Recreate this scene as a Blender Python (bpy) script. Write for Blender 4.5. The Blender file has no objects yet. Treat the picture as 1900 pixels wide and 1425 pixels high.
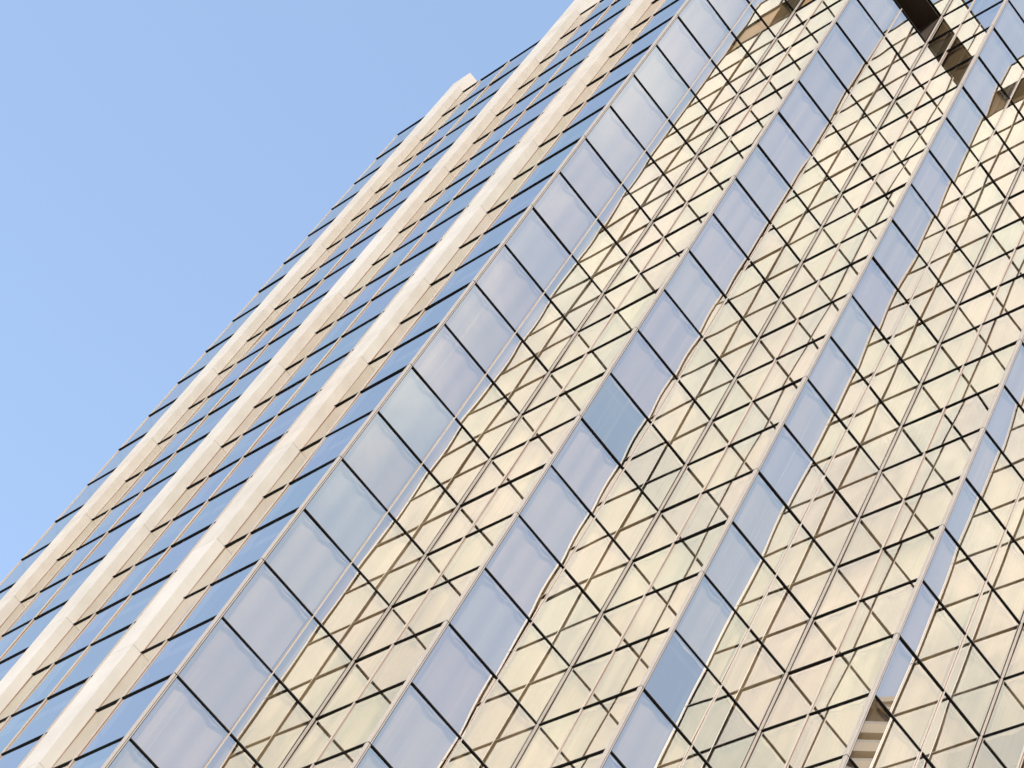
import bpy, math, random
from mathutils import Vector, Matrix
R = math.radians
sc = bpy.context.scene
col = sc.collection

# ------------------------------------------------------------------ units: h = one row of panes
S = 1.9                                   # metres per pane row
Z0 = 13.643 * S + 1.7                     # height of row line 0 above the pavement

def W(x, y, z):                           # row units (tower frame) -> metres
    return Vector((x * S, y * S, z * S + Z0))

# ------------------------------------------------------------------ camera
FPX = 4208.09
right = Vector((0.67838757, 0.62089278, 0.39278806))
down = Vector((-0.3545929, 0.74492656, -0.5651091))
fwd = Vector((-0.64347042, 0.24408313, 0.72551309))
CAM = (19.431695, -6.0814887, -13.6429927)
cam = bpy.data.cameras.new('camera')
co = bpy.data.objects.new('camera', cam)
col.objects.link(co)
m = Matrix((right, -down, -fwd)).transposed().to_4x4()
m.translation = W(*CAM)
co.matrix_world = m
cam.sensor_width = 36.0
cam.lens = FPX / 1900 * 36.0
cam.clip_start = 0.1
cam.clip_end = 4000
sc.camera = co

# ------------------------------------------------------------------ sky and sun
CLOUD = 4.7                                # radiance of the added veil, before the background strength
SUN_EL, SUN_AZ = 34.0, -47.0              # azimuth counted from +x towards +y
wd = bpy.data.worlds.new('World')
sc.world = wd
wd.use_nodes = True
nt = wd.node_tree
sky = nt.nodes.new('ShaderNodeTexSky')
sky.sky_type = 'NISHITA'
sky.sun_disc = False
sky.sun_elevation = R(SUN_EL)
sky.sun_rotation = R(90 - SUN_AZ)
sky.air_density = 1.0
sky.dust_density = 1.0
sky.ozone_density = 1.0
hs = nt.nodes.new('ShaderNodeHueSaturation')
hs.inputs['Saturation'].default_value = 0.92
bg = nt.nodes['Background']
nt.links.new(sky.outputs[0], hs.inputs['Color'])
# unseen bright cloud veil, added behind the camera to brighten what the glass mirrors
tc = nt.nodes.new('ShaderNodeTexCoord')
cdir = (math.cos(R(45)) * math.cos(R(-24)), math.cos(R(45)) * math.sin(R(-24)), math.sin(R(45)))
dp = nt.nodes.new('ShaderNodeVectorMath'); dp.operation = 'DOT_PRODUCT'
dp.inputs[1].default_value = cdir
nt.links.new(tc.outputs['Generated'], dp.inputs[0])
cn = nt.nodes.new('ShaderNodeTexNoise')
cn.inputs['Scale'].default_value = 3.2; cn.inputs['Detail'].default_value = 7.0; cn.inputs['Roughness'].default_value = 0.6
cn.inputs['Distortion'].default_value = 0.6
nt.links.new(tc.outputs['Generated'], cn.inputs['Vector'])
ad = nt.nodes.new('ShaderNodeMath'); ad.operation = 'MULTIPLY_ADD'
ad.inputs[1].default_value = 0.16
nt.links.new(cn.outputs['Fac'], ad.inputs[0]); nt.links.new(dp.outputs['Value'], ad.inputs[2])
mp = nt.nodes.new('ShaderNodeMapRange'); mp.interpolation_type = 'SMOOTHSTEP'
mp.inputs['From Min'].default_value = 0.925; mp.inputs['From Max'].default_value = 1.05
nt.links.new(ad.outputs[0], mp.inputs['Value'])
c2 = nt.nodes.new('ShaderNodeTexNoise')
c2.inputs['Scale'].default_value = 11.0; c2.inputs['Detail'].default_value = 5.0; c2.inputs['Distortion'].default_value = 0.8
nt.links.new(tc.outputs['Generated'], c2.inputs['Vector'])
cr = nt.nodes.new('ShaderNodeValToRGB')
cr.color_ramp.elements[0].position = 0.36; cr.color_ramp.elements[1].position = 0.62
cr.color_ramp.elements[0].color = (*[CLOUD * c for c in (0.80, 0.83, 0.82)], 1)
cr.color_ramp.elements[1].color = (*[CLOUD * c for c in (1.06, 1.035, 0.97)], 1)
nt.links.new(c2.outputs['Fac'], cr.inputs['Fac'])
cm = nt.nodes.new('ShaderNodeMix'); cm.data_type = 'RGBA'
nt.links.new(cr.outputs['Color'], cm.inputs['B'])
# a fainter, wider haze added round it to lighten the side-face reflections
mh = nt.nodes.new('ShaderNodeMapRange'); mh.interpolation_type = 'SMOOTHSTEP'
mh.inputs['From Min'].default_value = 0.35; mh.inputs['From Max'].default_value = 0.95
mh.inputs['To Max'].default_value = 0.13
nt.links.new(dp.outputs['Value'], mh.inputs['Value'])
mxm = nt.nodes.new('ShaderNodeMath'); mxm.operation = 'MAXIMUM'
nt.links.new(mp.outputs['Result'], mxm.inputs[0]); nt.links.new(mh.outputs['Result'], mxm.inputs[1])
nt.links.new(mxm.outputs[0], cm.inputs['Factor'])
# and an even city haze that flattens the blue
fl = nt.nodes.new('ShaderNodeMix'); fl.data_type = 'RGBA'
fl.inputs['Factor'].default_value = 0.5
fl.inputs['B'].default_value = (1.0, 1.44, 2.2, 1)
nt.links.new(hs.outputs[0], fl.inputs['A'])
nt.links.new(fl.outputs['Result'], cm.inputs['A'])
nt.links.new(cm.outputs['Result'], bg.inputs['Color'])
bg.inputs['Strength'].default_value = 0.15

sl = bpy.data.lights.new('sun', 'SUN')
sl.energy = 2.3
sl.angle = R(0.53)
sl.color = (1.0, 0.95, 0.88)
so = bpy.data.objects.new('sun', sl)
col.objects.link(so)
sdir = Vector((math.cos(R(SUN_EL)) * math.cos(R(SUN_AZ)), math.cos(R(SUN_EL)) * math.sin(R(SUN_AZ)), math.sin(R(SUN_EL))))
so.rotation_euler = sdir.to_track_quat('Z', 'Y').to_euler()
so.location = W(30, -30, 40)

vs = sc.view_settings
vs.view_transform = 'Standard'
vs.look = 'None'
vs.exposure = 1.4
vs.gamma = 1.0
sc.cycles.caustics_reflective = False
sc.cycles.caustics_refractive = False
sc.cycles.max_bounces = 12
sc.cycles.glossy_bounces = 8
sc.cycles.transparent_max_bounces = 16

# ------------------------------------------------------------------ materials
def mat(name):
    mt = bpy.data.materials.new(name)
    mt.use_nodes = True
    t = mt.node_tree
    t.nodes.clear()
    o = t.nodes.new('ShaderNodeOutputMaterial')
    return mt, t, o

def N(t, kind, **kw):
    n = t.nodes.new(kind)
    for k, v in kw.items():
        if k in n.inputs:
            n.inputs[k].default_value = v
        else:
            setattr(n, k, v)
    return n

def simple(name, c, rough=0.6, metal=0.0, spec=0.5, var=0.0, vscale=3.0, c2=None, bump=0.0, bscale=40.0):
    mt, t, o = mat(name)
    p = N(t, 'ShaderNodeBsdfPrincipled')
    p.inputs['Base Color'].default_value = (*c, 1)
    p.inputs['Roughness'].default_value = rough
    p.inputs['Metallic'].default_value = metal
    p.inputs['Specular IOR Level'].default_value = spec
    t.links.new(p.outputs[0], o.inputs['Surface'])
    if var or c2:
        g = N(t, 'ShaderNodeNewGeometry')
        n = N(t, 'ShaderNodeTexNoise', Scale=vscale, Detail=6.0, Roughness=0.6)
        t.links.new(g.outputs['Position'], n.inputs['Vector'])
        r = N(t, 'ShaderNodeValToRGB')
        r.color_ramp.elements[0].position = 0.3
        r.color_ramp.elements[1].position = 0.72
        a = c2 if c2 else tuple(v * (1 - var) for v in c)
        r.color_ramp.elements[0].color = (*a, 1)
        r.color_ramp.elements[1].color = (*c, 1)
        t.links.new(n.outputs['Fac'], r.inputs['Fac'])
        t.links.new(r.outputs['Color'], p.inputs['Base Color'])
    if bump:
        g = N(t, 'ShaderNodeNewGeometry')
        n = N(t, 'ShaderNodeTexNoise', Scale=bscale, Detail=4.0)
        t.links.new(g.outputs['Position'], n.inputs['Vector'])
        b = N(t, 'ShaderNodeBump', Strength=bump, Distance=0.01)
        t.links.new(n.outputs['Fac'], b.inputs['Height'])
        t.links.new(b.outputs[0], p.inputs['Normal'])
    return mt

def glass_mat(name, tint):
    # reflective coated pane: tinted mirror over a see-through body
    mt, t, o = mat(name)
    gl = N(t, 'ShaderNodeBsdfGlossy', Roughness=0.0)
    gl.inputs['Color'].default_value = (*tint, 1)
    tr = N(t, 'ShaderNodeBsdfTransparent')
    tr.inputs['Color'].default_value = (0.88, 0.81, 0.70, 1)
    lw = N(t, 'ShaderNodeLayerWeight', Blend=0.5)
    pw = N(t, 'ShaderNodeMath', operation='POWER')
    pw.inputs[1].default_value = 1.6
    mr = N(t, 'ShaderNodeMath', operation='MULTIPLY_ADD')
    mr.inputs[1].default_value = 0.54
    mr.inputs[2].default_value = 0.45
    mx = N(t, 'ShaderNodeMixShader')
    t.links.new(lw.outputs['Facing'], pw.inputs[0])
    t.links.new(pw.outputs[0], mr.inputs[0])
    t.links.new(mr.outputs[0], mx.inputs['Fac'])
    t.links.new(tr.outputs[0], mx.inputs[1])
    t.links.new(gl.outputs[0], mx.inputs[2])
    # thin film of grime, with streaks of reflected sunlight put in as pale colour
    g = N(t, 'ShaderNodeNewGeometry')
    mpg = N(t, 'ShaderNodeMapping')
    mpg.inputs['Scale'].default_value = (13.0, 13.0, 0.10)
    nz = N(t, 'ShaderNodeTexNoise', Scale=1.0, Detail=5.0, Roughness=0.65)
    t.links.new(g.outputs['Position'], mpg.inputs['Vector'])
    t.links.new(mpg.outputs[0], nz.inputs['Vector'])
    rg = N(t, 'ShaderNodeMapRange')
    rg.inputs['From Min'].default_value = 0.55
    rg.inputs['From Max'].default_value = 0.80
    rg.inputs['To Max'].default_value = 0.17
    t.links.new(nz.outputs['Fac'], rg.inputs['Value'])
    df = N(t, 'ShaderNodeBsdfDiffuse')
    df.inputs['Color'].default_value = (0.62, 0.57, 0.48, 1)
    m2 = N(t, 'ShaderNodeMixShader')
    t.links.new(rg.outputs[0], m2.inputs['Fac'])
    t.links.new(mx.outputs[0], m2.inputs[1])
    t.links.new(df.outputs[0], m2.inputs[2])
    t.links.new(m2.outputs[0], o.inputs['Surface'])
    return mt

M = {}
GL = [glass_mat('coated_glass', (0.955, 0.925, 0.865)), glass_mat('coated_glass_rosy', (0.96, 0.915, 0.87)),
      glass_mat('coated_glass_green', (0.94, 0.93, 0.86))]
ST = [simple('cream_stone', (0.50, 0.455, 0.40), 0.75, spec=0.25, c2=(0.42, 0.375, 0.32), vscale=1.1, bump=0.25, bscale=60),
      simple('cream_stone_pale', (0.52, 0.475, 0.42), 0.75, spec=0.25, c2=(0.44, 0.40, 0.35), vscale=0.8, bump=0.25, bscale=60),
      simple('cream_stone_warm', (0.495, 0.44, 0.375), 0.75, spec=0.25, c2=(0.42, 0.365, 0.305), vscale=1.5, bump=0.25, bscale=60)]
M['stone'] = ST[0]
M['joint'] = simple('joint_sealant', (0.16, 0.13, 0.10), 0.9)
M['metal'] = simple('champagne_metal', (0.40, 0.345, 0.30), 0.42, metal=0.0, var=0.12, vscale=4.0)
M['bronze'] = simple('dark_bronze', (0.007, 0.006, 0.005), 0.5, spec=0.15)
M['cap'] = simple('grey_metal', (0.22, 0.20, 0.19), 0.4, metal=0.3)
M['gasket'] = simple('black_gasket', (0.022, 0.013, 0.007), 0.7, spec=0.15)
CU = [simple('cream_curtain', (0.64, 0.52, 0.36), 0.9, spec=0.1, var=0.10, vscale=0.9),
      simple('buff_curtain', (0.54, 0.41, 0.27), 0.9, spec=0.1, var=0.12, vscale=0.9),
      simple('grey_curtain', (0.46, 0.43, 0.36), 0.9, spec=0.1, var=0.10, vscale=0.9)]
M['dark'] = simple('dark_interior', (0.03, 0.03, 0.032), 0.9, spec=0.1)
M['slab'] = simple('ceiling_white', (0.35, 0.34, 0.32), 0.9, spec=0.1)
M['brown'] = simple('brown_panel', (0.045, 0.030, 0.020), 0.7, var=0.35, vscale=2.0)  # recess faces that look shaded, the shade put into the colour
M['tan'] = simple('tan_render', (0.33, 0.21, 0.105), 0.85, var=0.25, vscale=3.0)  # recess faces that look sunlit, the light put into the colour
M['roof'] = simple('roof_membrane', (0.30, 0.29, 0.27), 0.9, var=0.2)
M['paving'] = simple('paving', (0.28, 0.26, 0.24), 0.9, var=0.3, vscale=0.5)
M['facade'] = simple('tan_facade', (0.50, 0.42, 0.33), 0.85, var=0.12, vscale=0.3)
M['window'] = simple('dark_window', (0.055, 0.036, 0.022), 0.5)
M['seal'] = simple('brown_seal', (0.17, 0.085, 0.035), 0.7, spec=0.2)
M['rail'] = simple('grey_railing', (0.33, 0.31, 0.28), 0.5)

# ------------------------------------------------------------------ mesh helpers
class MB:
    def __init__(s):
        s.v, s.f, s.mi, s.sm = [], [], [], []
    def quad(s, pts, mi=0, smooth=False):
        b = len(s.v)
        s.v += [Vector(p) for p in pts]
        s.f.append(tuple(range(b, b + len(pts))))
        s.mi.append(mi); s.sm.append(smooth)
    def hexa(s, c, mi=0):                  # 8 corners: bottom 4 ccw, top 4 ccw
        b = len(s.v)
        s.v += [Vector(p) for p in c]
        for f in ((0, 3, 2, 1), (4, 5, 6, 7), (0, 1, 5, 4), (1, 2, 6, 5), (2, 3, 7, 6), (3, 0, 4, 7)):
            s.f.append(tuple(b + i for i in f)); s.mi.append(mi); s.sm.append(False)
    def grid(s, fn, nu, nv, mi=0):
        b = len(s.v)
        for j in range(nv + 1):
            for i in range(nu + 1):
                s.v.append(Vector(fn(i / nu, j / nv)))
        for j in range(nv):
            for i in range(nu):
                a = b + j * (nu + 1) + i
                s.f.append((a, a + 1, a + nu + 2, a + nu + 1)); s.mi.append(mi); s.sm.append(True)
    def build(s, name, mats, parent=None):
        me = bpy.data.meshes.new(name)
        org = Vector((0, 0, 0))
        me.from_pydata([v - org for v in s.v], [], s.f)
        for mt in (mats if isinstance(mats, (list, tuple)) else [mats]):
            me.materials.append(mt)
        me.polygons.foreach_set('material_index', s.mi)
        me.polygons.foreach_set('use_smooth', s.sm)
        me.update()
        o = bpy.data.objects.new(name, me)
        col.objects.link(o)
        if parent is not None:
            o.parent = parent
        return o

def box(mb, x0, x1, y0, y1, z0, z1, mi=0):  # row units
    mb.hexa([W(x0, y0, z0), W(x1, y0, z0), W(x1, y1, z0), W(x0, y1, z0),
             W(x0, y0, z1), W(x1, y0, z1), W(x1, y1, z1), W(x0, y1, z1)], mi)

class Face:
    def __init__(s, kind, ox, oy, L, name):
        s.kind, s.ox, s.oy, s.L, s.name = kind, ox, oy, L, name
    def p(s, a, z, out=0.0):               # along, row height, outwards
        if s.kind == 'A':
            return W(s.ox + a, s.oy - out, z)
        return W(s.ox + out, s.oy + a, z)
    def bar(s, mb, a0, a1, z0, z1, o0, o1, mi=0):
        mb.hexa([s.p(a0, z0, o1), s.p(a1, z0, o1), s.p(a1, z0, o0), s.p(a0, z0, o0),
                 s.p(a0, z1, o1), s.p(a1, z1, o1), s.p(a1, z1, o0), s.p(a0, z1, o0)], mi)

CAMW = W(*CAM)
def project(P):
    d = P - CAMW
    z = d.dot(fwd)
    return 950 + FPX * d.dot(right) / z, 712.5 + FPX * d.dot(down) / z

def area_in_frame(pts):
    q = [project(p) for p in pts]
    q = [(min(max(x, 0), 1900), min(max(y, 0), 1425)) for x, y in q]
    return abs(sum(q[i][0] * q[(i + 1) % len(q)][1] - q[(i + 1) % len(q)][0] * q[i][1] for i in range(len(q)))) / 2

# ------------------------------------------------------------------ ground
BASE = -Z0 / S                             # pavement level in row units
g = MB()
g.quad([(-1500, -1500, 0), (1500, -1500, 0), (1500, 1500, 0), (-1500, 1500, 0)])
go = g.build('pavement', M['paving'])
go['kind'] = 'structure'

# ------------------------------------------------------------------ the glass tower
rnd = random.Random(7)
A = 1.64833                                # depth and width of one step
TOP = 22
ROW0 = -13
NB = 4
E0X = -10.22
tower = bpy.data.objects.new('glass_tower', None)
tower.location = W(0, 0, BASE)
col.objects.link(tower)
tower['label'] = 'tall sawtooth tower of coated glass panes with three cream stone fins'
tower['category'] = 'skyscraper'
bpy.context.view_layer.update()
inv = Matrix.Translation(-tower.location)
def child(o):
    o.parent = tower
    o.matrix_parent_inverse = inv
    return o
def sub(o, par):
    o.parent = par
    o.matrix_parent_inverse = Matrix.Identity(4)
    return o

faces = [Face('A', E0X, 0, -E0X, 'A0')]
for k in range(1, NB + 1):
    faces.append(Face('B', (k - 1) * A, (k - 1) * A, A, 'B%d' % k))
    faces.append(Face('A', (k - 1) * A, k * A, A, 'A%d' % k))
faces.append(Face('B', NB * A, NB * A, A, 'B%d' % (NB + 1)))

FINS = [-1.53, -4.87, -8.21]               # right edges
FW, FD = 0.50, 0.148
MIDS = {'A': 0.735, 'B': 0.905}             # where the slim upright stands on front and side faces

def spans(f):
    if f.name == 'A0':
        xs = [(-10.20, -9.24), (-9.24, -8.71), (-8.21, -7.68), (-7.68, -6.83), (-6.83, -5.90), (-5.90, -5.37),
              (-4.87, -4.34), (-4.34, -3.52), (-3.52, -2.56), (-2.56, -2.03), (-1.53, -1.0), (-1.0, 0.0)]
        return [(a - E0X, b - E0X) for a, b in xs]
    return [(0, MIDS[f.kind]), (MIDS[f.kind], A)]

RECESS_ROW = 20
OPEN = {'A1': (0.26, 1), 'A3': (0.26, 1), 'B2': (0.95, 0)}
panes = []
for f in faces:
    for si, (a0, a1) in enumerate(spans(f)):
        for n in range(ROW0, TOP):
            if f.name in OPEN and n == RECESS_ROW:
                continue
            ar = area_in_frame([f.p(a0, n), f.p(a1, n), f.p(a1, n + 1), f.p(a0, n + 1)])
            panes.append((ar, f, a0, a1, n, si))
panes.sort(key=lambda t: -t[0])

def add_pane(mb, f, a0, a1, n):
    # a slightly pillowed, slightly tilted sheet of glass
    amp = rnd.uniform(-0.001, 0.0034)
    ta, tz = rnd.gauss(0, 0.0028), rnd.gauss(0, 0.003)
    tw = rnd.gauss(0, 0.0012)
    w = a1 - a0
    def fn(u, v):
        a = a0 + u * w
        b = 4 * u * (1 - u) * 4 * v * (1 - v)
        o = amp * b + ta * (u - .5) * w + tz * (v - .5) + tw * (u - .5) * (v - .5) * 4
        return f.p(a, n + v, o)
    mb.grid(fn, 6, 6)

def has_curtain(f, n):
    return f.name != 'A0' and random.Random(f.name + 'c%d' % n).random() > 0.05

def add_curtain(mb, f, a0, a1, n):
    # pleated cloth hanging a hand's breadth behind the glass
    ph = rnd.uniform(0, 6.28)
    d0 = rnd.uniform(0.055, 0.075)
    k = rnd.uniform(16, 24)
    amp = rnd.uniform(0.008, 0.016)
    w = a1 - a0 - 0.02
    def fn(u, v):
        a = a0 + 0.01 + u * w
        o = -d0 + amp * math.sin(k * a + ph + 0.5 * math.sin(3 * v)) + 0.6 * amp * math.sin(k * 0.43 * a + 2 * ph)
        return f.p(a, n + 0.01 + v * 0.98, o)
    mb.grid(fn, 18, 3)

NBIG = 100
def pick(f, n, si):                        # which batch of glass or cloth a pane got
    return random.Random(f.name + str(n * 31 + si)).choice((0, 0, 0, 1, 1, 2))
rest_g, rest_c = MB(), MB()
for i, (ar, f, a0, a1, n, si) in enumerate(panes):
    if i < NBIG:
        mb = MB()
        add_pane(mb, f, a0, a1, n)
        w = child(mb.build('window', GL[pick(f, n, si)]))
        if has_curtain(f, n):
            cb = MB()
            add_curtain(cb, f, a0, a1, n)
            sub(cb.build('curtain', CU[pick(f, n, si + 9)]), w)
    else:
        k0 = len(rest_g.f); add_pane(rest_g, f, a0, a1, n); rest_g.mi[k0:] = [pick(f, n, si)] * (len(rest_g.f) - k0)
        if has_curtain(f, n):
            k0 = len(rest_c.f); add_curtain(rest_c, f, a0, a1, n); rest_c.mi[k0:] = [pick(f, n, si + 9)] * (len(rest_c.f) - k0)
ow = child(rest_g.build('window', GL))
ow['kind'] = 'stuff'
oc = child(rest_c.build('curtain', CU))
oc['kind'] = 'stuff'

# transoms: thin dark ledges along every row line
trans = []
for f in faces:
    for n in range(ROW0, TOP + 1):
        segs = [(0, f.L)]
        ar = area_in_frame([f.p(0, n, 0), f.p(f.L, n, 0), f.p(f.L, n + 0.05, 0), f.p(0, n + 0.05, 0)])
        trans.append((ar, f, n))
trans.sort(key=lambda t: -t[0])
rest_t = MB()
for i, (ar, f, n) in enumerate(trans):
    mb = MB() if i < 100 else rest_t
    e0 = 0.0
    e1 = f.L - (0.03 if (f.kind == 'B' or f.name == 'A0') else 0)
    if f.name == 'A0':
        segs = [(0.0, -8.71 - E0X), (-8.21 - E0X, -5.37 - E0X), (-4.87 - E0X, -2.03 - E0X), (-1.53 - E0X, -E0X - 0.03)]
    elif f.kind == 'A':
        segs = [(0.03, A - 0.03)]
    else:
        segs = [(0.03, A - 0.03)]
    for s0, s1 in segs:
        f.bar(mb, s0, s1, n - 0.008, n + 0.005, -0.03, 0.0175, 0)
        f.bar(mb, s0, s1, n + 0.005, n + 0.013, -0.03, 0.013, 1)
    if i < 100:
        child(mb.build('transom', [M['bronze'], M['cap']]))
ot = child(rest_t.build('transom', [M['bronze'], M['cap']]))
ot['kind'] = 'stuff'

# mullions: slim pale uprights in the middle of each face, with a dark gasket either side
def upright(f, a, w, z0, z1, out, name='mullion'):
    mb = MB()
    f.bar(mb, a - w / 2, a + w / 2, z0, z1, -0.03, out, 0)
    f.bar(mb, a - w / 2 - 0.004, a - w / 2, z0, z1, -0.03, 0.004, 1)
    f.bar(mb, a + w / 2, a + w / 2 + 0.004, z0, z1, -0.03, 0.004, 1)
    return child(mb.build(name, [M['metal'], M['seal']]))
for f in faces:
    if f.name == 'A0':
        for x in (-9.24, -7.68, -6.83, -5.90, -4.34, -3.52, -2.56, -1.0):
            upright(f, x - E0X, 0.014, ROW0, TOP, 0.022)
        for x in FINS:
            upright(f, x - E0X + 0.014, 0.010, ROW0, TOP, 0.012, 'edge_channel')
            upright(f, x - FW - E0X - 0.014, 0.010, ROW0, TOP, 0.012, 'edge_channel')
    else:
        if f.name in OPEN:
            upright(f, MIDS[f.kind], 0.013, ROW0, RECESS_ROW, 0.022)
            upright(f, MIDS[f.kind], 0.013, RECESS_ROW + 1, TOP, 0.022)
        else:
            upright(f, MIDS[f.kind], 0.013, ROW0, TOP, 0.022)

# corner posts
def post_convex(x, y, name='corner_post'):
    mb = MB()
    w1, w2, o = 0.030, 0.026, 0.018
    for z in range(ROW0, TOP, 2):
        z1 = min(z + 2, TOP) - 0.012
        # L-shaped cover: wing on the left face, wing on the right face, with a groove in each
        box(mb, x - w1, x - 0.012, y - o, y + 0.03, z, z1, 0)
        box(mb, x - 0.004, x + o, y - o, y + 0.006, z, z1, 0)
        box(mb, x - 0.03, x + o, y + 0.014, y + w2, z, z1, 0)
        box(mb, x - w1 - 0.009, x + o - 0.005, y - o + 0.006, y + w2 + 0.009, z, z1 + 0.012, 1)
    return child(mb.build(name, [M['metal'], M['gasket']]))
def post_concave(x, y):
    mb = MB()
    # wing standing on the B face (to -y of the corner) and wing on the A face (to +x)
    box(mb, x - 0.03, x + 0.018, y - 0.030, y - 0.019, ROW0, TOP, 0)
    box(mb, x + 0.019, x + 0.030, y - 0.016, y + 0.03, ROW0, TOP, 0)
    box(mb, x - 0.03, x + 0.013, y - 0.013, y + 0.032, ROW0, TOP, 0)
    box(mb, x - 0.03, x + 0.008, y - 0.035, y + 0.030, ROW0, TOP, 1)
    box(mb, x - 0.028, x + 0.035, y - 0.008, y + 0.031, ROW0, TOP, 1)
    return child(mb.build('corner_post', [M['metal'], M['gasket']]))
for k in range(NB + 1):
    post_convex(k * A, k * A)
for k in range(1, NB + 1):
    post_concave((k - 1) * A, k * A)
# left-hand edge of the flat front
mb = MB()
box(mb, E0X - 0.008, E0X + 0.010, -0.012, 0.05, ROW0, TOP, 0)
child(mb.build('corner_post', [M['metal']]))

# stone fins: panels two rows tall with open joints
for xr in FINS:
    mb = MB()
    z = ROW0 - 1
    top = TOP + (0.58 if xr < -8 else 0.95)
    while z < top:
        z1 = min(z + 2, top)
        zz = z1 if z1 == top else z1 - 0.0045
        box(mb, xr - FW, xr, -FD, 0.25, z, zz, rnd.choice((0, 0, 1, 2)))
        z = z1
    box(mb, xr - FW + 0.01, xr - 0.01, -FD + 0.012, 0.24, ROW0 - 1, top - 0.02, 3)
    child(mb.build('stone_fin', ST + [M['joint']]))

# louvred plant-floor openings just under the roof: a shallow band on two front faces, a deep open bay on a side face
def opening(f, depth, mi_back, name='recess'):
    z0, z1 = RECESS_ROW + 0.01, RECESS_ROW + 0.985
    a0, a1 = 0.03, A - 0.03
    mb = MB()
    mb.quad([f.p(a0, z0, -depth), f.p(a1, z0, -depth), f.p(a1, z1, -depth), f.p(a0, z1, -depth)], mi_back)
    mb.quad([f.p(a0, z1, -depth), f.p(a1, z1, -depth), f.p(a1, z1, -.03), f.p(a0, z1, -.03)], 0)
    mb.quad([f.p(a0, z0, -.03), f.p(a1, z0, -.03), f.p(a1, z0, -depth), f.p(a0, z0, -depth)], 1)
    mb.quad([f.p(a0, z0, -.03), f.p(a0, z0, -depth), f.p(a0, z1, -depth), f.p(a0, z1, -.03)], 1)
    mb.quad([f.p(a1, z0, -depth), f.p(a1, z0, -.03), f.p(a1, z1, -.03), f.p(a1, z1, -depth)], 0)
    return child(mb.build(name, [M['brown'], M['tan']]))
for f in faces:
    if f.name in OPEN:
        opening(f, *OPEN[f.name])

# floors, core and roof behind the glass
sl_ = MB()
def stair_outline(inset):
    i = inset
    pts = [(E0X + 0.02, i)]
    for k in range(0, NB + 1):
        pts.append((k * A - i, k * A + i))
        pts.append((k * A - i, (k + 1) * A + i))
    pts.append((E0X + 0.02, (NB + 1) * A + i))
    return pts
def prism(mb, pts, z0, z1, mi=0):
    b = len(mb.v)
    n = len(pts)
    mb.v += [W(x, y, z0) for x, y in pts] + [W(x, y, z1) for x, y in pts]
    mb.f.append(tuple(b + i for i in reversed(range(n)))); mb.mi.append(mi); mb.sm.append(False)
    mb.f.append(tuple(b + n + i for i in range(n))); mb.mi.append(mi); mb.sm.append(False)
    for i in range(n):
        j = (i + 1) % n
        mb.f.append((b + i, b + j, b + n + j, b + n + i)); mb.mi.append(mi); mb.sm.append(False)
for n in range(ROW0 + 1, TOP, 2):
    if n in (RECESS_ROW, RECESS_ROW + 1):
        continue
    mb = MB()
    prism(mb, stair_outline(0.16), n - 0.07, n + 0.07)
    child(mb.build('floor_slab', M['slab']))
mb = MB()
prism(mb, stair_outline(1.15), ROW0, TOP - 0.1)
child(mb.build('core_wall', M['dark']))
mb = MB()
prism(mb, stair_outline(0.05), TOP - 0.06, TOP + 0.0)
child(mb.build('roof', M['roof']))
mb = MB()
prism(mb, stair_outline(0.0), BASE, ROW0)
child(mb.build('base_wall', M['stone']))
# rear and side walls
mb = MB()
yb = (NB + 1) * A
box(mb, E0X, E0X + 0.015, 0.06, yb, ROW0, TOP, 0)
box(mb, E0X, NB * A - 0.05, yb + 0.05, yb + 0.10, ROW0, TOP, 0)
child(mb.build('rear_wall', M['stone']))

# ------------------------------------------------------------------ the block across the street (seen mirrored in the glass)
blk = bpy.data.objects.new('apartment_block', None)
blk['label'] = 'tan apartment block with dark balcony bands, mirrored low in the glass'
blk['category'] = 'building'
az0, az1, D = R(34.5), R(62), 60.0
bx, by = 4.94, 5.08
P0 = Vector((bx + D * math.cos(az0), by + D * math.sin(az0)))
tx = Vector((-math.sin(R(66)), math.cos(R(66))))
ax = Vector((math.cos(R(66)), math.sin(R(66))))
blk.location = W(P0.x, P0.y, BASE)
col.objects.link(blk)
binv = Matrix.Translation(-blk.location)
def bchild(o, par=None):
    o.parent = par or blk
    o.matrix_parent_inverse = binv if par is None else Matrix.Identity(4)
    return o
BT = 4.15 + D * math.tan(R(43.5))
def bbar(mb, t0, t1, d0, d1, z0, z1, mi=0):
    c = []
    for z in (z0, z1):
        for t, d in ((t0, d0), (t0, d1), (t1, d1), (t1, d0)):
            q = P0 + tx * t + ax * d
            c.append(W(q.x, q.y, z))
    mb.hexa(c, mi)
BL = 24
mb = MB(); bbar(mb, 0, BL, 0.6, 14, BASE, BT - 0.8); bchild(mb.build('wall', M['window']))
mb = MB(); bbar(mb, -0.1, BL + .1, -0.15, 14.1, BT - 0.36, BT); bbar(mb, 0, BL, 0, 14, BT - 0.8, BT - 0.38); bchild(mb.build('parapet', M['facade']))
z = BT - 0.8
n = 0
while z > BASE + 3:
    z -= 1.5 if n == 0 else 0.45
    mb = MB(); bbar(mb, 0, BL, 0.05, 0.1, z - 0.22, z); r_ = mb
    mb2 = MB(); bbar(mb2, 0, BL, 0.0, 0.7, z - 0.85, z - 0.24)
    bal = bchild(mb2.build('balcony', M['facade']))
    bchild(r_.build('railing', M['rail']), bal)
    z -= 0.85
    n += 1
mb = MB(); bbar(mb, 1.2, 1.23, 0.03, 0.06, BT - 2.1, BT - 1.6); bchild(mb.build('mast', M['rail']))
